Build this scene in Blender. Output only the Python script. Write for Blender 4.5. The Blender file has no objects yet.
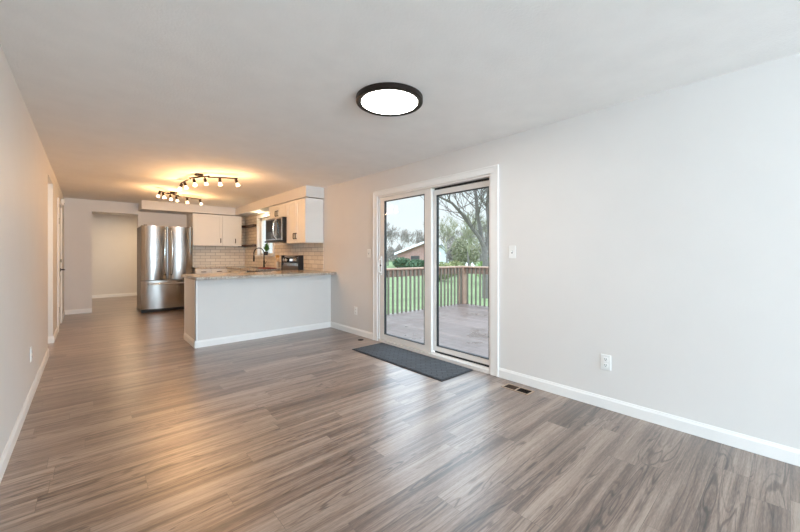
import bpy, bmesh, math, random
from mathutils import Vector, Matrix

# ------------------------------------------------------------------ camera
C = bpy.context.scene.collection
SC = bpy.context.scene
CAM_H = 1.245
YAW = math.atan(312 / 349)
cam_d = bpy.data.cameras.new('camera')
cam_d.sensor_width = 36.0
cam_d.lens = 349 / 800 * 36.0
cam_d.shift_y = -11 / 800
cam_d.clip_start = 0.05
cam_d.clip_end = 400
cam = bpy.data.objects.new('camera', cam_d)
cam.location = (0, 0, CAM_H)
cam.rotation_euler = (math.pi / 2, 0, -YAW)
C.objects.link(cam)
SC.camera = cam

# ------------------------------------------------------------------ exposure
SC.view_settings.view_transform = 'Standard'
SC.view_settings.look = 'None'
SC.view_settings.gamma = 1
SC.view_settings.use_curve_mapping = False
SC.view_settings.exposure = 0.1
try:
    SC.cycles.use_denoising = True
    SC.cycles.max_bounces = 10
    SC.cycles.diffuse_bounces = 6
    SC.cycles.transparent_max_bounces = 24
    SC.cycles.sample_clamp_indirect = 6
except Exception:
    pass

# ------------------------------------------------------------------ overcast sky
world = bpy.data.worlds.new('overcast_sky')
SC.world = world
world.use_nodes = True
nt = world.node_tree
nt.nodes.clear()
wo = nt.nodes.new('ShaderNodeOutputWorld')
bg = nt.nodes.new('ShaderNodeBackground')
tc = nt.nodes.new('ShaderNodeTexCoord')
sep = nt.nodes.new('ShaderNodeSeparateXYZ')
ramp = nt.nodes.new('ShaderNodeValToRGB')
nt.links.new(tc.outputs['Generated'], sep.inputs[0])
nt.links.new(sep.outputs['Z'], ramp.inputs[0])
ramp.color_ramp.elements[0].position = 0.0
ramp.color_ramp.elements[0].color = (0.24, 0.255, 0.26, 1)
ramp.color_ramp.elements[1].position = 0.9
ramp.color_ramp.elements[1].color = (1.0, 1.15, 1.3, 1)
for p_, c_ in ((0.18, (0.225, 0.24, 0.25, 1)), (0.40, (0.90, 1.05, 1.2, 1))):
    ramp.color_ramp.elements.new(p_).color = c_
nt.links.new(ramp.outputs[0], bg.inputs['Color'])
bg.inputs['Strength'].default_value = 4.0
nt.links.new(bg.outputs[0], wo.inputs['Surface'])


def light(name, kind, loc, energy, color, size=0.1, size_y=None, rot=(0, 0, 0)):
    d = bpy.data.lights.new(name, kind)
    d.energy = energy
    d.color = color
    if kind == 'AREA':
        d.size = size
        if size_y:
            d.shape = 'RECTANGLE'
            d.size_y = size_y
    elif kind == 'POINT':
        d.shadow_soft_size = size
    o = bpy.data.objects.new(name, d)
    o.location = loc
    o.rotation_euler = rot
    C.objects.link(o)
    return o


DAY = (0.72, 0.87, 1.0)
WARM = (1.0, 0.55, 0.235)
# area lamps as daylight at the unseen, added windows behind and beside the camera
light('daylight_rear', 'AREA', (1.20, -4.78, 1.45), 405, DAY, 2.5, 1.3, (math.radians(90), 0, 0))
light('daylight_left', 'AREA', (-0.56, -0.6, 1.42), 3, DAY, 1.34, 2.6, (0, math.radians(-90), 0))
# the lamp in the hall behind the kitchen
light('hall_lamp', 'AREA', (1.0, 11.9, 2.40), 34, (1.0, 0.74, 0.47), 0.4, 0.4)
light('passage_lamp', 'AREA', (-1.3, 6.53, 2.40), 14, (1.0, 0.74, 0.47), 0.3, 0.3)

# ------------------------------------------------------------------ materials
def s2l(c):
    return tuple(((v / 255) / 12.92 if v / 255 <= 0.04045 else (((v / 255) + 0.055) / 1.055) ** 2.4) for v in c)


def new_mat(name):
    m = bpy.data.materials.new(name)
    m.use_nodes = True
    n = m.node_tree
    n.nodes.clear()
    out = n.nodes.new('ShaderNodeOutputMaterial')
    b = n.nodes.new('ShaderNodeBsdfPrincipled')
    n.links.new(b.outputs[0], out.inputs[0])
    return m, n, b, out


def noise_node(n, scale, detail=3, rough=0.5, vec=None):
    t = n.nodes.new('ShaderNodeTexNoise')
    t.inputs['Scale'].default_value = scale
    t.inputs['Detail'].default_value = detail
    t.inputs['Roughness'].default_value = rough
    if vec is not None:
        n.links.new(vec, t.inputs['Vector'])
    return t


def obj_coord(n, scale=(1, 1, 1), rot=(0, 0, 0)):
    t = n.nodes.new('ShaderNodeTexCoord')
    mp = n.nodes.new('ShaderNodeMapping')
    mp.inputs['Scale'].default_value = scale
    mp.inputs['Rotation'].default_value = rot
    n.links.new(t.outputs['Object'], mp.inputs['Vector'])
    return mp.outputs[0]


def cramp(n, fac, stops):
    r = n.nodes.new('ShaderNodeValToRGB')
    e = r.color_ramp.elements
    while len(e) < len(stops):
        e.new(0.5)
    for i, (p, c) in enumerate(stops):
        e[i].position = p
        e[i].color = (*c, 1)
    n.links.new(fac, r.inputs[0])
    return r


def bump(n, b, height, strength=0.2, dist=0.01):
    bp = n.nodes.new('ShaderNodeBump')
    bp.inputs['Strength'].default_value = strength
    bp.inputs['Distance'].default_value = dist
    n.links.new(height, bp.inputs['Height'])
    n.links.new(bp.outputs[0], b.inputs['Normal'])
    return bp


def simple(name, rgb, rough=0.5, metal=0.0, var=0.06, scale=8, bmp=0.0, spec=0.5, stretch=(1, 1, 1), bscale=None):
    """A plain surface with slight procedural variation in tone."""
    m, n, b, _ = new_mat(name)
    lin = s2l(rgb)
    v = obj_coord(n, stretch)
    t = noise_node(n, scale, 4, 0.55, v)
    lo = tuple(c * (1 - var) for c in lin)
    hi = tuple(min(1, c * (1 + var)) for c in lin)
    r = cramp(n, t.outputs['Fac'], [(0.3, lo), (0.7, hi)])
    n.links.new(r.outputs[0], b.inputs['Base Color'])
    b.inputs['Roughness'].default_value = rough
    b.inputs['Metallic'].default_value = metal
    b.inputs['Specular IOR Level'].default_value = spec
    if bmp:
        t2 = noise_node(n, bscale or scale * 10, 3, 0.6, v)
        bump(n, b, t2.outputs['Fac'], bmp)
    return m


def emitter(name, rgb, strength):
    m, n, b, _ = new_mat(name)
    b.inputs['Base Color'].default_value = (*rgb, 1)
    b.inputs['Emission Color'].default_value = (*rgb, 1)
    b.inputs['Emission Strength'].default_value = strength
    return m


def glass_mat(name, tint=(0.96, 0.985, 0.99)):
    m = bpy.data.materials.new(name)
    m.use_nodes = True
    n = m.node_tree
    n.nodes.clear()
    out = n.nodes.new('ShaderNodeOutputMaterial')
    mix = n.nodes.new('ShaderNodeMixShader')
    tr = n.nodes.new('ShaderNodeBsdfTransparent')
    gl = n.nodes.new('ShaderNodeBsdfGlossy')
    lw = n.nodes.new('ShaderNodeLayerWeight')
    pw = n.nodes.new('ShaderNodeMath'); pw.operation = 'POWER'; pw.inputs[1].default_value = 5
    n.links.new(lw.outputs['Facing'], pw.inputs[0])
    fr = n.nodes.new('ShaderNodeMath'); fr.operation = 'MULTIPLY_ADD'
    fr.inputs[1].default_value = 0.4; fr.inputs[2].default_value = 0.012
    n.links.new(pw.outputs[0], fr.inputs[0])
    tr.inputs['Color'].default_value = (*tint, 1)
    gl.inputs['Roughness'].default_value = 0.02
    n.links.new(fr.outputs[0], mix.inputs[0])
    n.links.new(tr.outputs[0], mix.inputs[1])
    n.links.new(gl.outputs[0], mix.inputs[2])
    n.links.new(mix.outputs[0], out.inputs[0])
    return m


def floor_mat():
    m, n, b, _ = new_mat('vinyl_plank_floor')
    L = n.links
    t = n.nodes.new('ShaderNodeTexCoord')
    co = t.outputs['Object']
    br = n.nodes.new('ShaderNodeTexBrick')
    br.offset = 0.0
    sx_ = n.nodes.new('ShaderNodeSeparateXYZ')
    L.new(co, sx_.inputs[0])
    rowf = n.nodes.new('ShaderNodeMath'); rowf.operation = 'DIVIDE'; rowf.inputs[1].default_value = 0.152
    L.new(sx_.outputs['Y'], rowf.inputs[0])
    rowi = n.nodes.new('ShaderNodeMath'); rowi.operation = 'FLOOR'
    L.new(rowf.outputs[0], rowi.inputs[0])
    wn_ = n.nodes.new('ShaderNodeTexWhiteNoise'); wn_.noise_dimensions = '1D'
    L.new(rowi.outputs[0], wn_.inputs['W'])
    shx = n.nodes.new('ShaderNodeMath'); shx.operation = 'MULTIPLY_ADD'; shx.inputs[1].default_value = 6.1
    L.new(wn_.outputs['Value'], shx.inputs[0]); L.new(sx_.outputs['X'], shx.inputs[2])
    pc = n.nodes.new('ShaderNodeCombineXYZ')
    L.new(shx.outputs[0], pc.inputs[0]); L.new(sx_.outputs['Y'], pc.inputs[1])
    br.inputs['Scale'].default_value = 1.0
    br.inputs['Brick Width'].default_value = 1.22
    br.inputs['Row Height'].default_value = 0.152
    br.inputs['Mortar Size'].default_value = 0.0008
    br.inputs['Mortar Smooth'].default_value = 0.3
    br.inputs['Color1'].default_value = (0, 0, 0, 1)
    br.inputs['Color2'].default_value = (1, 1, 1, 1)
    br.inputs['Mortar'].default_value = (0.5, 0.5, 0.5, 1)
    L.new(pc.outputs[0], br.inputs['Vector'])
    # shift the grain by plank
    rnd = n.nodes.new('ShaderNodeSeparateColor')
    L.new(br.outputs['Color'], rnd.inputs[0])
    mul = n.nodes.new('ShaderNodeMath'); mul.operation = 'MULTIPLY'
    mul.inputs[1].default_value = 37.0
    L.new(rnd.outputs[0], mul.inputs[0])
    cmb = n.nodes.new('ShaderNodeCombineXYZ')
    L.new(mul.outputs[0], cmb.inputs[0]); L.new(mul.outputs[0], cmb.inputs[2])

    def grain(sx, sy, scale, detail, rough, dist=0.0):
        mp = n.nodes.new('ShaderNodeMapping')
        mp.inputs['Scale'].default_value = (sx, sy, 1)
        L.new(co, mp.inputs['Vector'])
        add = n.nodes.new('ShaderNodeVectorMath'); add.operation = 'ADD'
        L.new(mp.outputs[0], add.inputs[0]); L.new(cmb.outputs[0], add.inputs[1])
        q = noise_node(n, scale, detail, rough, add.outputs[0])
        q.inputs['Distortion'].default_value = dist
        return q.outputs['Fac']
    broad = grain(0.55, 5.5, 1.0, 2, 0.5)            # broad light and dark bands
    fine = grain(3.0, 90, 1.0, 5, 0.65)              # fibres
    mid = grain(0.7, 30, 1.0, 3, 0.6)                # long streaks
    cath = grain(1.25, 13.0, 1.0, 1.5, 0.4, 0.2)
    speck = grain(22, 240, 1.0, 2, 0.6)              # pores      # field whose contours are the cathedral grain
    c1 = n.nodes.new('ShaderNodeMath'); c1.operation = 'MULTIPLY'; c1.inputs[1].default_value = 85.0
    L.new(cath, c1.inputs[0])
    c2 = n.nodes.new('ShaderNodeMath'); c2.operation = 'SINE'
    L.new(c1.outputs[0], c2.inputs[0])
    c3 = n.nodes.new('ShaderNodeMapRange')
    c3.inputs['From Min'].default_value = 0.2; c3.inputs['From Max'].default_value = 1.0
    L.new(c2.outputs[0], c3.inputs['Value'])
    gate = n.nodes.new('ShaderNodeMapRange')          # only heartwood of some planks shows it
    gate.inputs['From Min'].default_value = 0.46; gate.inputs['From Max'].default_value = 0.60
    L.new(cath, gate.inputs['Value'])
    c4 = n.nodes.new('ShaderNodeMath'); c4.operation = 'MULTIPLY'
    L.new(c3.outputs[0], c4.inputs[0]); L.new(gate.outputs[0], c4.inputs[1])
    # tone = plank + broad + fibres - rings
    def madd(a, k, bsock=None, bval=0.0):
        x = n.nodes.new('ShaderNodeMath'); x.operation = 'MULTIPLY_ADD'
        L.new(a, x.inputs[0]); x.inputs[1].default_value = k
        if bsock is not None: L.new(bsock, x.inputs[2])
        else: x.inputs[2].default_value = bval
        return x.outputs[0]
    v = madd(rnd.outputs[0], 0.13, None, -0.80)
    v = madd(speck, 0.42, v)
    v = madd(broad, 0.85, v)
    v = madd(mid, 0.85, v)
    v = madd(fine, 0.60, v)
    v = madd(c4.outputs[0], -0.24, v)
    r = cramp(n, v, [(0.22, s2l((46, 35, 29))), (0.44, s2l((88, 70, 60))), (0.60, s2l((119, 99, 87))), (0.88, s2l((158, 140, 127)))])
    mx = n.nodes.new('ShaderNodeMix'); mx.data_type = 'RGBA'
    L.new(br.outputs['Fac'], mx.inputs['Factor'])
    L.new(r.outputs[0], mx.inputs['A'])
    mx.inputs['B'].default_value = (*s2l((70, 58, 51)), 1)
    L.new(mx.outputs['Result'], b.inputs['Base Color'])
    rr = n.nodes.new('ShaderNodeMapRange')
    rr.inputs['To Min'].default_value = 0.30; rr.inputs['To Max'].default_value = 0.46
    L.new(fine, rr.inputs['Value'])
    L.new(rr.outputs[0], b.inputs['Roughness'])
    b.inputs['Specular IOR Level'].default_value = 0.7
    b.inputs['Coat Weight'].default_value = 0.8
    b.inputs['Coat Roughness'].default_value = 0.3
    h = madd(br.outputs['Fac'], -1.0, madd(fine, 0.35))
    bump(n, b, h, 0.12, 0.004)
    return m


def tile_mat(axis):
    """Cream subway tile; axis is the horizontal world axis of the wall."""
    m, n, b, _ = new_mat('subway_tile_' + axis)
    t = n.nodes.new('ShaderNodeTexCoord')
    sp = n.nodes.new('ShaderNodeSeparateXYZ')
    cb = n.nodes.new('ShaderNodeCombineXYZ')
    n.links.new(t.outputs['Object'], sp.inputs[0])
    n.links.new(sp.outputs['X' if axis == 'x' else 'Y'], cb.inputs[0])
    n.links.new(sp.outputs['Z'], cb.inputs[1])
    br = n.nodes.new('ShaderNodeTexBrick')
    br.inputs['Scale'].default_value = 1
    br.inputs['Brick Width'].default_value = 0.23
    br.inputs['Row Height'].default_value = 0.077
    br.inputs['Mortar Size'].default_value = 0.004
    br.inputs['Color1'].default_value = (*s2l((236, 227, 212)), 1)
    br.inputs['Color2'].default_value = (*s2l((221, 210, 194)), 1)
    br.inputs['Mortar'].default_value = (*s2l((166, 154, 142)), 1)
    n.links.new(cb.outputs[0], br.inputs['Vector'])
    n.links.new(br.outputs['Color'], b.inputs['Base Color'])
    b.inputs['Roughness'].default_value = 0.22
    inv = n.nodes.new('ShaderNodeMath'); inv.operation = 'SUBTRACT'; inv.inputs[0].default_value = 1
    n.links.new(br.outputs['Fac'], inv.inputs[1])
    bump(n, b, inv.outputs[0], 0.3, 0.004)
    return m


def granite_mat():
    m, n, b, _ = new_mat('speckled_granite')
    v = obj_coord(n)
    a = noise_node(n, 55, 5, 0.75, v)
    c = noise_node(n, 14, 4, 0.6, v)
    mm = n.nodes.new('ShaderNodeMath'); mm.operation = 'MULTIPLY_ADD'
    mm.inputs[1].default_value = 0.45
    n.links.new(c.outputs['Fac'], mm.inputs[0]); n.links.new(a.outputs['Fac'], mm.inputs[2])
    r = cramp(n, mm.outputs[0], [(0.50, s2l((70, 62, 56))), (0.64, s2l((150, 138, 126))), (0.76, s2l((190, 180, 168))), (0.92, s2l((216, 208, 198)))])
    n.links.new(r.outputs[0], b.inputs['Base Color'])
    b.inputs['Roughness'].default_value = 0.18
    return m


def steel_mat():
    m, n, b, _ = new_mat('brushed_stainless_steel')
    v = obj_coord(n, (1, 1, 60))
    t = noise_node(n, 12, 3, 0.6, v)
    r = cramp(n, t.outputs['Fac'], [(0.3, s2l((168, 166, 164))), (0.7, s2l((190, 188, 186)))])
    n.links.new(r.outputs[0], b.inputs['Base Color'])
    b.inputs['Metallic'].default_value = 1
    b.inputs['Roughness'].default_value = 0.2
    return m


def mat_weave():
    """Dark blue-grey floor mat with a raised lattice of small diamonds."""
    m, n, b, _ = new_mat('embossed_grey_mat')
    v = obj_coord(n, (1, 1, 1), (0, 0, math.radians(45)))
    br = n.nodes.new('ShaderNodeTexBrick')
    br.offset = 0.5
    br.inputs['Scale'].default_value = 1
    br.inputs['Brick Width'].default_value = 0.11
    br.inputs['Row Height'].default_value = 0.055
    br.inputs['Mortar Size'].default_value = 0.006
    br.inputs['Mortar Smooth'].default_value = 0.4
    br.inputs['Color1'].default_value = (*s2l((74, 77, 82)), 1)
    br.inputs['Color2'].default_value = (*s2l((62, 65, 70)), 1)
    br.inputs['Mortar'].default_value = (*s2l((40, 42, 46)), 1)
    n.links.new(v, br.inputs['Vector'])
    t = noise_node(n, 300, 2, 0.6, v)
    mx = n.nodes.new('ShaderNodeMix'); mx.data_type = 'RGBA'; mx.blend_type = 'MULTIPLY'
    mx.inputs['Factor'].default_value = 0.5
    n.links.new(br.outputs['Color'], mx.inputs['A'])
    n.links.new(t.outputs['Color'], mx.inputs['B'])
    n.links.new(mx.outputs['Result'], b.inputs['Base Color'])
    b.inputs['Roughness'].default_value = 0.9
    inv = n.nodes.new('ShaderNodeMath'); inv.operation = 'SUBTRACT'; inv.inputs[0].default_value = 1
    n.links.new(br.outputs['Fac'], inv.inputs[1])
    bump(n, b, inv.outputs[0], 0.5, 0.006)
    return m


def deck_mat():
    m, n, b, _ = new_mat('weathered_deck_boards')
    t = n.nodes.new('ShaderNodeTexCoord')
    sp = n.nodes.new('ShaderNodeSeparateXYZ')
    cb = n.nodes.new('ShaderNodeCombineXYZ')
    n.links.new(t.outputs['Object'], sp.inputs[0])
    n.links.new(sp.outputs['Y'], cb.inputs[0]); n.links.new(sp.outputs['X'], cb.inputs[1])
    br = n.nodes.new('ShaderNodeTexBrick')
    br.inputs['Scale'].default_value = 1
    br.inputs['Brick Width'].default_value = 3.6
    br.inputs['Row Height'].default_value = 0.14
    br.inputs['Mortar Size'].default_value = 0.006
    br.inputs['Color1'].default_value = (*s2l((118, 101, 95)), 1)
    br.inputs['Color2'].default_value = (*s2l((102, 86, 80)), 1)
    br.inputs['Mortar'].default_value = (*s2l((80, 64, 58)), 1)
    n.links.new(cb.outputs[0], br.inputs['Vector'])
    w = noise_node(n, 1.3, 3, 0.6, t.outputs['Object'])
    mp = n.nodes.new('ShaderNodeMapping'); mp.inputs['Scale'].default_value = (30, 1.5, 1)
    n.links.new(t.outputs['Object'], mp.inputs[0])
    g = noise_node(n, 1.5, 4, 0.6, mp.outputs[0])
    gr = cramp(n, g.outputs['Fac'], [(0.3, (0.62, 0.62, 0.62)), (0.7, (1, 1, 1))])
    mx = n.nodes.new('ShaderNodeMix'); mx.data_type = 'RGBA'; mx.blend_type = 'MULTIPLY'
    mx.inputs['Factor'].default_value = 0.8
    n.links.new(br.outputs['Color'], mx.inputs['A']); n.links.new(gr.outputs[0], mx.inputs['B'])
    n.links.new(mx.outputs['Result'], b.inputs['Base Color'])
    rr = n.nodes.new('ShaderNodeMapRange')
    rr.inputs['From Min'].default_value = 0.35; rr.inputs['From Max'].default_value = 0.62
    rr.inputs['To Min'].default_value = 0.25; rr.inputs['To Max'].default_value = 0.6
    n.links.new(w.outputs['Fac'], rr.inputs['Value'])
    n.links.new(rr.outputs[0], b.inputs['Roughness'])
    return m


def brick_mat():
    m, n, b, _ = new_mat('house_brick')
    t = n.nodes.new('ShaderNodeTexCoord')
    sp = n.nodes.new('ShaderNodeSeparateXYZ')
    cb = n.nodes.new('ShaderNodeCombineXYZ')
    n.links.new(t.outputs['Object'], sp.inputs[0])
    n.links.new(sp.outputs['X'], cb.inputs[0]); n.links.new(sp.outputs['Z'], cb.inputs[1])
    br = n.nodes.new('ShaderNodeTexBrick')
    br.inputs['Scale'].default_value = 1
    br.inputs['Brick Width'].default_value = 0.4
    br.inputs['Row Height'].default_value = 0.13
    br.inputs['Mortar Size'].default_value = 0.012
    br.inputs['Color1'].default_value = (*s2l((176, 134, 124)), 1)
    br.inputs['Color2'].default_value = (*s2l((158, 118, 110)), 1)
    br.inputs['Mortar'].default_value = (*s2l((186, 172, 166)), 1)
    n.links.new(cb.outputs[0], br.inputs['Vector'])
    n.links.new(br.outputs['Color'], b.inputs['Base Color'])
    b.inputs['Roughness'].default_value = 0.9
    return m


M = dict(
    wall=simple('wall_paint', (222, 219, 216), 0.55, 0, 0.012, 3, 0.03, 0.3, bscale=180),
    ceil=simple('textured_ceiling_paint', (243, 241, 238), 0.8, 0, 0.02, 5, 0.25, 0.2, bscale=70),
    trim=simple('white_trim_paint', (238, 237, 235), 0.35, 0, 0.01, 6),
    vinyl=simple('white_vinyl', (226, 222, 218), 0.35, 0, 0.012, 6),
    plate=simple('white_plastic', (240, 240, 238), 0.3, 0, 0.01, 20),
    slot=simple('grey_slot', (70, 70, 70), 0.6),
    gasket=simple('black_gasket', (28, 30, 33), 0.6),
    cab=simple('white_cabinet_paint', (234, 231, 226), 0.4, 0, 0.012, 6),
    black=simple('black_metal', (26, 23, 22), 0.4, 0.3),
    bronze=simple('dark_bronze', (44, 34, 29), 0.4, 0.5),
    blackgl=simple('black_glass', (12, 12, 13), 0.16, 0, 0.02, spec=0.3),
    darkwood=simple('dark_stained_wood', (58, 34, 24), 0.45, 0, 0.2, 6, stretch=(20, 2, 20)),
    steel=steel_mat(),
    steelside=simple('grey_steel_side', (120, 112, 106), 0.4, 0.7),
    chrome=simple('polished_steel', (210, 210, 208), 0.12, 1.0, 0.02),
    floor=floor_mat(),
    tilex=tile_mat('x'), tiley=tile_mat('y'),
    granite=granite_mat(),
    mat=mat_weave(),
    matedge=simple('mat_rubber_edge', (44, 46, 50), 0.8),
    register=simple('brown_register_metal', (172, 150, 130), 0.5, 0.0, 0.05),
    damper=simple('brown_damper', (96, 76, 62), 0.6),
    dark=simple('dark_void', (22, 19, 17), 0.9),
    deck=deck_mat(),
    rail=simple('weathered_brown_timber', (138, 112, 97), 0.75, 0, 0.16, 5, stretch=(3, 3, 3)),
    baluster=simple('grey_weathered_baluster', (112, 104, 92), 0.8, 0, 0.14, 5),
    railtop=simple('weathered_rail_cap', (168, 138, 120), 0.7, 0, 0.12, 5),
    grass=simple('lawn_grass', (108, 122, 88), 0.95, 0, 0.25, 1.2, 0.4, 0.1, bscale=60),
    brick=brick_mat(),
    white=simple('white_painted_wood', (240, 241, 242), 0.6, 0, 0.01),
    roof=simple('grey_shingles', (170, 172, 176), 0.9, 0, 0.15, 4),
    pale=simple('pale_siding', (214, 218, 222), 0.8, 0, 0.03),
    bark=simple('grey_bark', (112, 106, 102), 0.95, 0, 0.2, 10),
    twig=simple('grey_brown_twigs', (136, 128, 122), 0.95, 0, 0.15, 2),  # paler than bark: distance haze put into the twig colour
    twig2=simple('olive_twigs', (138, 138, 112), 0.95, 0, 0.15, 2),
    leaf=simple('shrub_leaves', (104, 128, 66), 0.8, 0, 0.3, 2),
    leafy=simple('yellow_green_leaves', (132, 136, 92), 0.8, 0, 0.2, 2),
    ever=simple('evergreen_needles', (78, 102, 76), 0.85, 0, 0.3, 2),
    plant=simple('houseplant_leaves', (72, 116, 44), 0.5, 0, 0.25, 20),
    pot=simple('dark_pot', (40, 34, 32), 0.5),
    towel=simple('dark_red_cloth', (122, 28, 22), 0.9, 0, 0.15, 30),
    spoon=simple('wooden_spoon', (204, 156, 84), 0.6, 0, 0.1, 20),
    crock=simple('glazed_cream_crock', (206, 186, 158), 0.35),
    glass=glass_mat('clear_glass'),
    diffuser=emitter('lit_diffuser', (1.0, 0.95, 0.88), 24),
    shade=emitter('lit_frosted_shade', (1.0, 0.84, 0.60), 3.2),
    puck=emitter('lit_puck', (1.0, 0.82, 0.55), 12),
    display=emitter('clock_display', (0.7, 0.85, 1.0), 1.2),
)

# ------------------------------------------------------------------ mesh helpers
class MB:
    def __init__(self):
        self.bm = bmesh.new()

    def box(self, x0, x1, y0, y1, z0, z1, bev=0.0, seg=2):
        t = bmesh.new()
        bmesh.ops.create_cube(t, size=1)
        for v in t.verts:
            v.co = Vector((x0 + (v.co.x + .5) * (x1 - x0), y0 + (v.co.y + .5) * (y1 - y0), z0 + (v.co.z + .5) * (z1 - z0)))
        if bev > 0:
            bmesh.ops.bevel(t, geom=list(t.edges), offset=bev, segments=seg, affect='EDGES', profile=0.5)
        self._merge(t)
        return self

    def _merge(self, t):
        me = bpy.data.meshes.new('tmp')
        t.to_mesh(me)
        t.free()
        self.bm.from_mesh(me)
        bpy.data.meshes.remove(me)

    def prism(self, pts, axis, a, b, bev=0.0):
        """Extrude a polygon (2-D points in the other two axes) from a to b along axis 'x','y' or 'z'."""
        t = bmesh.new()
        def P(p, q):
            return {'x': (q, p[0], p[1]), 'y': (p[0], q, p[1]), 'z': (p[0], p[1], q)}[axis]
        va = [t.verts.new(P(p, a)) for p in pts]
        vb = [t.verts.new(P(p, b)) for p in pts]
        t.faces.new(va); t.faces.new(vb)
        for i in range(len(pts)):
            j = (i + 1) % len(pts)
            t.faces.new((va[i], va[j], vb[j], vb[i]))
        bmesh.ops.recalc_face_normals(t, faces=t.faces)
        if bev > 0:
            bmesh.ops.bevel(t, geom=list(t.edges), offset=bev, segments=2, affect='EDGES', profile=0.5)
        self._merge(t)
        return self

    def tube(self, pts, rad, n=8, cap=True):
        """A swept tube through pts; rad is a number or a list."""
        pts = [Vector(p) for p in pts]
        if not hasattr(rad, '__len__'):
            rad = [rad] * len(pts)
        rings = []
        up = Vector((0.123, 0.317, 0.94)).normalized()
        for i, p in enumerate(pts):
            d = (pts[min(i + 1, len(pts) - 1)] - pts[max(i - 1, 0)]).normalized()
            s = d.cross(up)
            if s.length < 1e-3:
                s = d.cross(Vector((1, 0, 0)))
            s.normalize()
            u = s.cross(d)
            rings.append([self.bm.verts.new(p + (s * math.cos(2 * math.pi * k / n) + u * math.sin(2 * math.pi * k / n)) * rad[i]) for k in range(n)])
        for a, b in zip(rings, rings[1:]):
            for k in range(n):
                j = (k + 1) % n
                self.bm.faces.new((a[k], a[j], b[j], b[k]))
        if cap:
            self.bm.faces.new(rings[0][::-1]); self.bm.faces.new(rings[-1])
        return self

    def lathe(self, prof, c=(0, 0, 0), n=32, axis=(0, 0, 1)):
        """Revolve (radius, height) pairs about an axis through c; zero radii close the shape."""
        ax = Vector(axis).normalized()
        q = Vector((0, 0, 1)).rotation_difference(ax)
        c = Vector(c)
        prev = None
        for r, h in prof:
            if r < 1e-6:
                ring = [self.bm.verts.new(c + q @ Vector((0, 0, h)))]
            else:
                ring = [self.bm.verts.new(c + q @ Vector((r * math.cos(2 * math.pi * k / n), r * math.sin(2 * math.pi * k / n), h))) for k in range(n)]
            if prev:
                for k in range(n):
                    j = (k + 1) % n
                    if len(prev) == 1 and len(ring) > 1:
                        self.bm.faces.new((prev[0], ring[j], ring[k]))
                    elif len(ring) == 1 and len(prev) > 1:
                        self.bm.faces.new((prev[k], prev[j], ring[0]))
                    elif len(ring) > 1:
                        self.bm.faces.new((prev[k], prev[j], ring[j], ring[k]))
            prev = ring
        return self

    def quad(self, a, b, c, d):
        self.bm.faces.new([self.bm.verts.new(p) for p in (a, b, c, d)])
        return self

    def build(self, name, mat, parent=None, smooth=False):
        """Link as ONE mesh object; coordinates are world ones and are made relative to the parent thing's base."""
        off = Vector((0, 0, 0))
        p = parent
        while p is not None:
            off += p.location
            p = p.parent
        bmesh.ops.translate(self.bm, verts=self.bm.verts, vec=-off)
        bmesh.ops.recalc_face_normals(self.bm, faces=self.bm.faces)
        me = bpy.data.meshes.new(name)
        if smooth:
            for f in self.bm.faces:
                f.smooth = True
        self.bm.to_mesh(me)
        self.bm.free()
        me.materials.append(mat)
        if smooth:
            try:
                me.set_sharp_from_angle(angle=math.radians(40))
            except Exception:
                pass
        o = bpy.data.objects.new(name, me)
        C.objects.link(o)
        if parent is not None:
            o.parent = parent
        return o


def tag(o, label=None, cat=None, group=None, kind=None):
    if label: o['label'] = label
    if cat: o['category'] = cat
    if group: o['group'] = group
    if kind: o['kind'] = kind
    return o


def thing(name, loc, label, cat, group=None, kind=None):
    o = bpy.data.objects.new(name, None)
    o.empty_display_size = 0.1
    o.location = loc
    C.objects.link(o)
    return tag(o, label, cat, group, kind)


def copy_tree(o, parent=None):
    c = o.copy()
    C.objects.link(c)
    if parent is not None:
        c.parent = parent
    for ch in [x for x in bpy.data.objects if x.parent == o]:
        copy_tree(ch, c)
    return c


def part(mb, name, mat, parent, label=None, smooth=False):
    o = mb.build(name, mat, parent, smooth)
    if label: o['label'] = label
    return o


def struct(mb, name, mat, label=None, cat=None):
    o = mb.build(name, mat)
    return tag(o, label, cat, kind='structure')


def holed(mb, fixed0, fixed1, axis, a0, a1, z0, z1, holes):
    """A wall slab along an axis with rectangular holes (b0, b1, h0, h1)."""
    def bx(p, q, r, s):
        if q - p < 1e-4 or s - r < 1e-4: return
        if axis == 'y': mb.box(fixed0, fixed1, p, q, r, s)
        else: mb.box(p, q, fixed0, fixed1, r, s)
    cur = a0
    for (b0, b1, h0, h1) in sorted(holes):
        bx(cur, b0, z0, z1)
        bx(b0, b1, z0, h0)
        bx(b0, b1, h1, z1)
        cur = b1
    bx(cur, a1, z0, z1)
    return mb


# ------------------------------------------------------------------ the room
XL, XR, YB, YK, CH = -0.37, 3.135, 10.08, 9.74, 2.44
REAR = -4.6
OY0, OY1 = 6.10, 6.96            # opening in the left wall
DY0, DY1 = 7.93, 8.86            # entry door in the left wall
SY0, SY1, SZ = 2.075, 3.99, 2.10  # rough opening of the sliding door
WY0, WY1, WZ0, WZ1 = 7.80, 8.74, 1.24, 2.14   # kitchen window
HX1 = 0.864                       # opening to the hall: x from 0.065

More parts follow.
